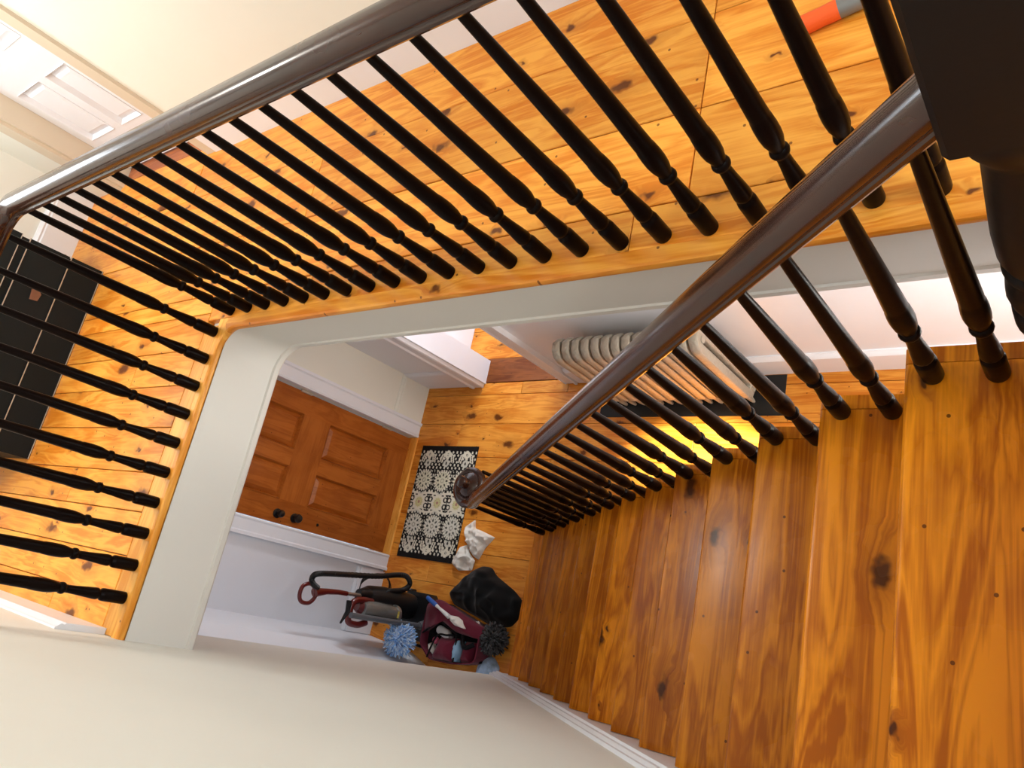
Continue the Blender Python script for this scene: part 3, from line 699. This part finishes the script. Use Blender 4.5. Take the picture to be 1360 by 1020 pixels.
# ------------------------------------------------------------------ soft things on the lower floor
def resample(poly, n):
    P = [Vector((x, y)) for x, y in poly]; m = len(P); seg = [(P[(i + 1) % m] - P[i]).length for i in range(m)]; tot = sum(seg); out = []
    for k in range(n):
        d = tot * k / n; i = 0
        while d > seg[i]: d -= seg[i]; i += 1
        out.append(P[i].lerp(P[(i + 1) % m], d / seg[i]))
    for _ in range(2): out = [(out[i - 1] + out[i] * 2 + out[(i + 1) % n]) / 4 for i in range(n)]
    return out


def heap(outline, z0, h, wr, freq, seed, rings=14, seg=72, power=2.2, under=0.0):
    P = resample(outline, seg); c = sum(P, Vector((0, 0))) / seg; mb = MB(); vs = []
    off = Vector((seed * 7.3, seed * 3.1, seed * 1.7))
    for r in range(1, rings + 1):
        t = r / rings
        for p in P:
            q = c + (p - c) * t
            v3 = Vector((q.x * freq, q.y * freq, seed)) + off
            rid = 1 - abs(noise.noise(v3)) * 2
            z = z0 + h * (1 - t ** power) + wr * (rid * 0.7 + 0.3 * noise.noise(v3 * 2.3)) * min(1, (1 - t) * 5)
            vs.append((q.x, q.y, max(z, z0 + 0.002)))
    top = (c.x, c.y, z0 + h + wr * 0.5); n0 = len(vs); vs.append(top)
    f = [((r - 1) * seg + i, (r - 1) * seg + (i + 1) % seg, r * seg + (i + 1) % seg, r * seg + i) for r in range(1, rings) for i in range(seg)]
    f += [(n0, (i + 1) % seg, i) for i in range(seg)]
    bt = [(p.x, p.y, z0 - under) for p in P]; b0 = len(vs); vs += bt
    f += [((rings - 1) * seg + i, (rings - 1) * seg + (i + 1) % seg, b0 + (i + 1) % seg, b0 + i) for i in range(seg)]
    f.append(tuple(range(b0 + seg - 1, b0 - 1, -1)))
    mb.add(vs, f, True); return mb


m_rag = plain('white cotton', lin(232, 226, 216), rough=0.9, spec=0.1, var=0.06, vscale=30, bump=0.3, bscale=300, sheen=0.2)
m_blackcloth = plain('black cloth', lin(15, 15, 16), rough=0.9, spec=0.12, var=0.2, vscale=12, bump=0.3, bscale=200, sheen=0.15)
tag(heap([(-1.271, 0.933), (-1.182, 0.997), (-1.165, 0.93), (-1.1, 0.918), (-0.958, 0.88), (-1.03, 0.796), (-1.07, 0.704), (-1.137, 0.73), (-1.17, 0.77), (-1.22, 0.811)], ZL, 0.026, 0.055, 16, 2.0, rings=22, seg=110).build('cleaning_rag', m_rag, sharp=80),
    'crumpled white rag with a pointed corner lying on bare boards', 'rag', 'white rags beside the mat')
tag(heap([(-1.272, 0.778), (-1.202, 0.802), (-1.16, 0.74), (-1.097, 0.695), (-1.106, 0.623), (-1.237, 0.607), (-1.32, 0.654)], ZL + 0.009, 0.022, 0.040, 14, 5.0, rings=22, seg=110).build('cleaning_rag', m_rag, sharp=80),
    'flatter white rag overlapping the corner of the mat', 'rag', 'white rags beside the mat')
tag(heap([(-1.271, 0.416), (-1.27, 0.465), (-1.19, 0.54), (-1.106, 0.623), (-1.02, 0.665), (-0.93, 0.665), (-0.873, 0.612), (-0.688, 0.53), (-0.60, 0.47), (-0.60, 0.36), (-0.66, 0.29), (-0.80, 0.262), (-1.00, 0.315), (-1.217, 0.363)], ZL, 0.10, 0.075, 6.5, 3.0, rings=26, seg=110, power=2.6).build('dark_garment', m_blackcloth, sharp=80),
    'heap of black clothing on the boards at the foot of the stairs', 'clothing')

m_maroon = plain('maroon nylon', lin(104, 22, 44), rough=0.75, spec=0.2, var=0.12, vscale=25, bump=0.3, bscale=350, sheen=0.2)
m_blk = plain('black plastic', lin(20, 20, 22), rough=0.4, spec=0.4, var=0.1, vscale=20)
m_blknyl = plain('black nylon webbing', lin(22, 20, 22), rough=0.8, spec=0.15, var=0.15, vscale=30)
bag = thing('tool_bag', (-1.06, 0.15, ZL), 'open maroon and black cleaning bag full of supplies by the wall end', 'bag')
foot = [(-1.31, 0.30), (-1.22, 0.36), (-0.80, 0.245), (-0.79, 0.02), (-0.98, -0.02), (-1.19, -0.025), (-1.31, 0.06)]
MB().prism([(x, y) for x, y in foot], ZL + 0.002, ZL + 0.10).build('body', m_blknyl, bag)
rimw = MB(); P = resample(foot, 60)
vs = []
for p in P:
    c = Vector((-1.06, 0.15)); d = (p - c)
    for k, z in ((1.0, ZL + 0.002), (1.03, ZL + 0.10), (1.05, ZL + 0.165), (1.01, ZL + 0.165), (0.98, ZL + 0.10)): q = c + d * k; vs.append((q.x, q.y, z))
rimw.add(vs, [(i * 5 + j, i * 5 + j + 1, ((i + 1) % 60) * 5 + j + 1, ((i + 1) % 60) * 5 + j) for i in range(60) for j in range(4)], True)
rimw.build('side_wall', m_maroon, bag, recalc=False)
heap([(-1.325, 0.33), (-1.22, 0.380), (-1.0, 0.315), (-0.755, 0.245), (-0.79, 0.168), (-1.0, 0.182), (-1.175, 0.24), (-1.215, 0.20), (-1.295, 0.135)], ZL + 0.165, 0.045, 0.008, 9, 8.0, under=0.03).build('flap', m_maroon, bag, sharp=60)
heap([(-1.14, 0.135), (-0.975, 0.145), (-0.965, -0.02), (-1.19, -0.025)], ZL + 0.14, 0.06, 0.008, 9, 9.0, under=0.05, power=3.2).build('front_pocket', m_maroon, bag, sharp=60)
heap([(-0.925, 0.135), (-0.825, 0.145), (-0.84, 0.0), (-0.935, -0.005)], ZL + 0.12, 0.05, 0.006, 9, 4.0, under=0.05, power=3.0).build('side_pocket', m_maroon, bag, sharp=60)
MB().tube(spline([(-0.93, 0.17, ZL + 0.16), (-0.90, 0.12, ZL + 0.185), (-0.86, 0.10, ZL + 0.19), (-0.82, 0.13, ZL + 0.16)], 6), 0.016, 8).build('strap', m_blknyl, bag)
for pts_ in ([(-1.29, 0.13), (-1.21, 0.195), (-1.175, 0.238), (-1.0, 0.182), (-0.96, 0.16)], [(-1.20, -0.02), (-1.15, 0.13), (-1.06, 0.15), (-0.97, 0.148), (-0.955, -0.01)]):
    MB().tube(spline([(x, y, ZL + 0.185) for x, y in pts_], 5), 0.007, 6).build('piping', m_blknyl, bag)

m_wht = plain('white plastic', lin(226, 226, 224), rough=0.35, spec=0.4)
m_blueb = plain('blue plastic', lin(44, 92, 170), rough=0.35, spec=0.5)
m_lblue = plain('pale blue cloth', lin(150, 186, 214), rough=0.8, spec=0.2, var=0.25, vscale=14, bump=0.2)
brush = thing('scrub_brush', (-1.16, 0.32, ZL + 0.2), 'blue and white handled scrubbing brush lying on the maroon bag flap', 'brush')
pa, pb = Vector((-1.29, 0.375, ZL + 0.222)), Vector((-1.03, 0.272, ZL + 0.232)); dd = (pb - pa).normalized()
MB().lathe([(0.006, 0), (0.014, 0.008), (0.016, 0.04), (0.017, 0.10), (0.014, 0.125)], pa, 12, dd).build('handle', m_blueb, brush)
MB().lathe([(0.013, 0.0), (0.010, 0.03), (0.013, 0.09), (0.016, 0.15), (0.006, 0.16)], pa + dd * 0.125, 12, dd).build('neck', m_wht, brush)
tag(heap([(-1.05, 0.285), (-0.98, 0.285), (-0.93, 0.265), (-0.885, 0.215), (-0.98, 0.225), (-1.03, 0.25)], ZL + 0.215, 0.022, 0.02, 22, 6.0, seg=48, under=0.02).build('paper_towel', m_rag, sharp=80), 'crumpled white paper towel on the maroon bag flap', 'paper towel')
btl = thing('spray_bottle', (-1.12, 0.16, ZL + 0.10), 'white plastic bottle lying inside the open bag', 'bottle')
bd = Vector((0.96, -0.25, 0.08)).normalized()
MB().lathe([(0.010, 0), (0.028, 0.008), (0.032, 0.03), (0.032, 0.11), (0.018, 0.13), (0.012, 0.135)], (-1.19, 0.18, ZL + 0.135), 16, bd).build('body', m_wht, btl)
MB().lathe([(0.014, 0), (0.014, 0.025), (0.008, 0.03)], Vector((-1.19, 0.18, ZL + 0.135)) + bd * 0.133, 14, bd).build('cap', m_grey, btl)
tag(MB().lathe([(0.004, 0), (0.020, 0.006), (0.026, 0.022), (0.020, 0.038), (0.004, 0.045)], (-1.205, 0.10, ZL + 0.10), 16).build('sponge', plain('pink foam', lin(206, 96, 122), rough=0.9, bump=0.5, bscale=120)), 'small round pink sponge inside the open bag', 'sponge')
tag(heap([(-1.27, 0.075), (-1.22, 0.08), (-1.20, 0.03), (-1.20, -0.005), (-1.235, 0.01)], ZL + 0.10, 0.045, 0.015, 25, 7.0, seg=40).build('folded_cloth', m_rag, sharp=80), 'folded white cloth tucked inside the open bag', 'cloth')
tag(heap([(-0.985, 0.12), (-0.945, 0.14), (-0.93, 0.06), (-0.955, -0.01), (-0.975, -0.005)], ZL + 0.17, 0.025, 0.012, 30, 4.0, seg=40, under=0.07).build('rubber_glove', m_lblue, sharp=80), 'pale blue rubber glove squeezed between the pockets of the bag', 'glove')


def duster(name, c, rad_, colA, n, L, label, sq=0.85, handle=None):
    o = thing(name, (c[0], c[1], ZL), label, 'duster')
    m, nt, b = base_mat(name + ' strands'); gi = N(nt, 'ShaderNodeTexNoise'); gi.inputs['Scale'].default_value = 40
    tc = N(nt, 'ShaderNodeTexCoord'); nt.links.new(tc.outputs['Object'], gi.inputs['Vector'])
    cr = N(nt, 'ShaderNodeValToRGB'); nt.links.new(gi.outputs['Fac'], cr.inputs[0]); cr.color_ramp.elements[0].position = 0.35; cr.color_ramp.elements[1].position = 0.65
    cr.color_ramp.elements[0].color = colA[0]; cr.color_ramp.elements[1].color = colA[1]; nt.links.new(cr.outputs[0], b.inputs['Base Color']); b.inputs['Roughness'].default_value = 0.9; b.inputs['Specular IOR Level'].default_value = 0.1
    c = Vector(c); mb = MB(); rng = random.Random(3)
    for i in range(n):
        zf = 1 - 2 * (i + 0.5) / n; a = i * 2.39996 + rng.uniform(-.2, .2); rr = math.sqrt(1 - zf * zf)
        d = Vector((rr * math.cos(a), rr * math.sin(a), zf * sq)); t = Vector((rng.uniform(-1, 1), rng.uniform(-1, 1), rng.uniform(-1.2, 0.2))) * 0.35
        p = c + d * (rad_ * 0.5); q1 = c + d * (rad_ * 0.8) + t * (L * 0.3); q2 = c + d * rad_ + t * L
        mb.tube([p, q1, q2], 0.0062, 5, [1.0, 1.05, 0.6])
    fr = mb.build('fringe', m, o, sharp=80, recalc=False); fr['kind'] = 'stuff'
    MB().lathe([(0.02 * rad_ / 0.08, -0.5 * rad_)] + [(rad_ * 0.62 * math.cos(math.radians(q)), rad_ * 0.62 * sq * math.sin(math.radians(q))) for q in range(-60, 90, 15)] + [(0.003, rad_ * 0.6 * sq)], c, 16).build('core', m, o)
    if handle: MB().tube([c, Vector(handle)], 0.010, 8).build('handle', m_blk, o)
    return o


duster('feather_duster', (-1.36, 0.058, ZL + 0.33), 0.115, (lin(118, 172, 232), lin(220, 230, 242)), 620, 0.06, 'fluffy light blue duster standing between bag and vacuum cleaner', handle=(-1.33, 0.02, ZL + 0.002))
duster('mop_head', (-0.715, 0.19, ZL + 0.10), 0.108, (lin(22, 23, 24), lin(104, 104, 106)), 560, 0.035, 'shaggy charcoal mop head lying against the bottom step', sq=0.8)
tag(heap([(-0.87, 0.02), (-0.82, 0.075), (-0.751, 0.075), (-0.69, 0.02), (-0.69, -0.09), (-0.87, -0.09)], ZL, 0.075, 0.03, 10, 11.0, seg=54).build('shoe_cover', plain('mottled pale blue fabric', lin(176, 200, 228), rough=0.85, spec=0.15, var=0.9, vscale=22, bump=0.3)), 'mottled pale blue fabric bundle beside the charcoal mop head', 'bundle')
pp = MB(); pp.prism([(-0.93, 0.27), (-0.85, 0.285), (-0.80, 0.235), (-0.83, 0.225)], ZL + 0.13, ZL + 0.133, lambda u, v, q: (u, v, q + (u + 0.93) * 0.3 - 0.03)); tag(pp.build('paper_scrap', m_rag), 'torn white paper lying between the black clothing and mop head', 'paper')

# ------------------------------------------------------------------ upright vacuum cleaner
m_vred = plain('dark red plastic', lin(98, 20, 18), rough=0.3, spec=0.5, coat=0.3)
m_vgrey = plain('smoke grey plastic', lin(92, 94, 98), rough=0.3, spec=0.5)
m_cup = plain('smoky dust cup', lin(104, 102, 98), rough=0.12, spec=0.6, var=0.12, vscale=20, coat=0.4)
m_steel = plain('brushed steel', lin(170, 168, 164), rough=0.3, metal=0.8)
vac = thing('vacuum_cleaner', (-1.5, 0.25, ZL), 'dark red and black upright vacuum cleaner with a looped hose by the wall', 'vacuum cleaner')
VX = -1.5
hd = MB(); hd.prism([(-1.66, 0.06), (-1.39, 0.06), (-1.35, 0.10), (-1.35, 0.36), (-1.39, 0.40), (-1.62, 0.40), (-1.68, 0.34), (-1.68, 0.10)], ZL + 0.015, ZL + 0.085); hd.prism([(-1.62, 0.12), (-1.36, 0.10), (-1.36, 0.36), (-1.62, 0.34)], ZL + 0.085, ZL + 0.12)
hd.build('floor_head', m_blk, vac)
for x, y in ((-1.64, 0.055), (-1.64, 0.405)): MB().lathe([(0.045, -0.012), (0.05, 0.0), (0.045, 0.012)], (x, y, ZL + 0.051), 18, (0, 1, 0)).build('wheel', m_blk, vac)
bd_ = MB()
bd_.lathe([(0.09, ZL + 0.11), (0.098, ZL + 0.20), (0.098, ZL + 0.42), (0.085, ZL + 0.55), (0.05, ZL + 0.62)], (VX - 0.045, 0.285, 0), 20)
bd_.build('body', m_blk, vac)
cup = MB(); cup.lathe([(0.060, ZL + 0.34), (0.066, ZL + 0.36), (0.068, ZL + 0.56), (0.060, ZL + 0.63), (0.045, ZL + 0.66)], (VX + 0.06, 0.205, 0), 22); cup.build('dust_cup', m_cup, vac)
MB().lathe([(0.071, ZL + 0.345), (0.073, ZL + 0.36), (0.071, ZL + 0.375)], (VX + 0.06, 0.205, 0), 22).build('cup_rim', m_steel, vac)
# dark red motor cover with carrying loop
MB().tube(spline([(VX + 0.05, 0.265, ZL + 0.58), (VX + 0.05, 0.262, ZL + 0.68), (VX + 0.05, 0.235, ZL + 0.745), (VX + 0.05, 0.175, ZL + 0.755), (VX + 0.05, 0.11, ZL + 0.745), (VX + 0.05, 0.10, ZL + 0.66), (VX + 0.05, 0.125, ZL + 0.59)], 6), 0.022, 10).build('carry_loop', m_vred, vac)
MB().lathe([(0.05, ZL + 0.56), (0.058, ZL + 0.60), (0.05, ZL + 0.66), (0.03, ZL + 0.69)], (VX + 0.03, 0.215, 0), 18).build('motor_cover', m_vred, vac)
MB().tube([(VX + 0.13, 0.155, ZL + 0.81), (VX + 0.145, 0.162, ZL + 0.48), (VX + 0.15, 0.169, ZL + 0.15)], 0.019, 10).build('wand', m_vgrey, vac)
MB().tube([(VX + 0.15, 0.169, ZL + 0.17), (VX + 0.16, 0.19, ZL + 0.08)], 0.034, 10, [0.8, 1.3]).build('wand_tip', m_vgrey, vac)
MB().tube([(VX + 0.09, 0.093, ZL + 0.845), (VX + 0.08, 0.17, ZL + 0.80), (VX + 0.07, 0.243, ZL + 0.80)], 0.016, 8, [0.4, 1.0, 1.2]).build('hose_hook', m_blk, vac)
MB().lathe([(0.03, ZL + 0.50), (0.048, ZL + 0.53), (0.05, ZL + 0.60), (0.032, ZL + 0.66)], (VX - 0.02, 0.30, 0), 16).build('pole_joint', m_blk, vac)
MB().tube([(VX, 0.293, ZL + 0.60), (VX, 0.283, ZL + 0.79)], 0.013, 12).build('pole', m_steel, vac)
MB().tube([(VX, 0.283, ZL + 0.775), (VX, 0.281, ZL + 0.85), (VX, 0.270, ZL + 0.95), (VX, 0.252, ZL + 1.03), (VX, 0.245, ZL + 1.045)], 0.017, 12, [0.95, 1.0, 1.15, 1.7, 2.0]).build('grip', m_vred, vac)
lp = [(VX, 0.250, ZL + 1.035), (VX, 0.285, ZL + 1.065), (VX, 0.296, ZL + 1.105), (VX, 0.272, ZL + 1.15), (VX, 0.216, ZL + 1.157), (VX, 0.178, ZL + 1.13), (VX, 0.178, ZL + 1.07), (VX, 0.215, ZL + 1.035), (VX, 0.250, ZL + 1.035)]
MB().tube(spline(lp, 5), 0.0135, 10).build('handle_loop', m_vred, vac)
hp = [(0.278, -1.95), (0.298, -1.905), (0.325, -1.882), (0.362, -1.905), (0.385, -2.02), (0.404, -2.163), (0.441, -2.434), (0.482, -2.62), (0.487, -2.715), (0.440, -2.765), (0.388, -2.705), (0.355, -2.57), (0.31, -2.52), (0.24, -2.53)]
rib = spline([(VX + 0.01, y, z) for y, z in hp], 16)
MB().tube(rib, 0.0185, 10, [1.0 + (0.09 if i % 2 else -0.06) for i in range(len(rib))]).build('hose', m_blk, vac)
MB().box(VX + 0.128, VX + 0.131, 0.192, 0.238, ZL + 0.372, ZL + 0.388).build('warning_tag', plain('yellow tag', lin(214, 196, 96), rough=0.6), vac)
cx = VX - 0.13
for k in range(4):
    o_ = 0.012 * k
    MB().tube(spline([(cx, 0.30 + o_, ZL + 0.56), (cx - o_, 0.38 + o_, ZL + 0.55 - o_), (cx, 0.45 + o_ * 0.5, ZL + 0.44 - o_), (cx + o_, 0.46 - o_, ZL + 0.33), (cx, 0.37 - o_, ZL + 0.26 + o_), (cx, 0.30 - o_, ZL + 0.34), (cx, 0.29, ZL + 0.46)], 6), 0.0036, 6).build('power_cord', m_blk, vac)
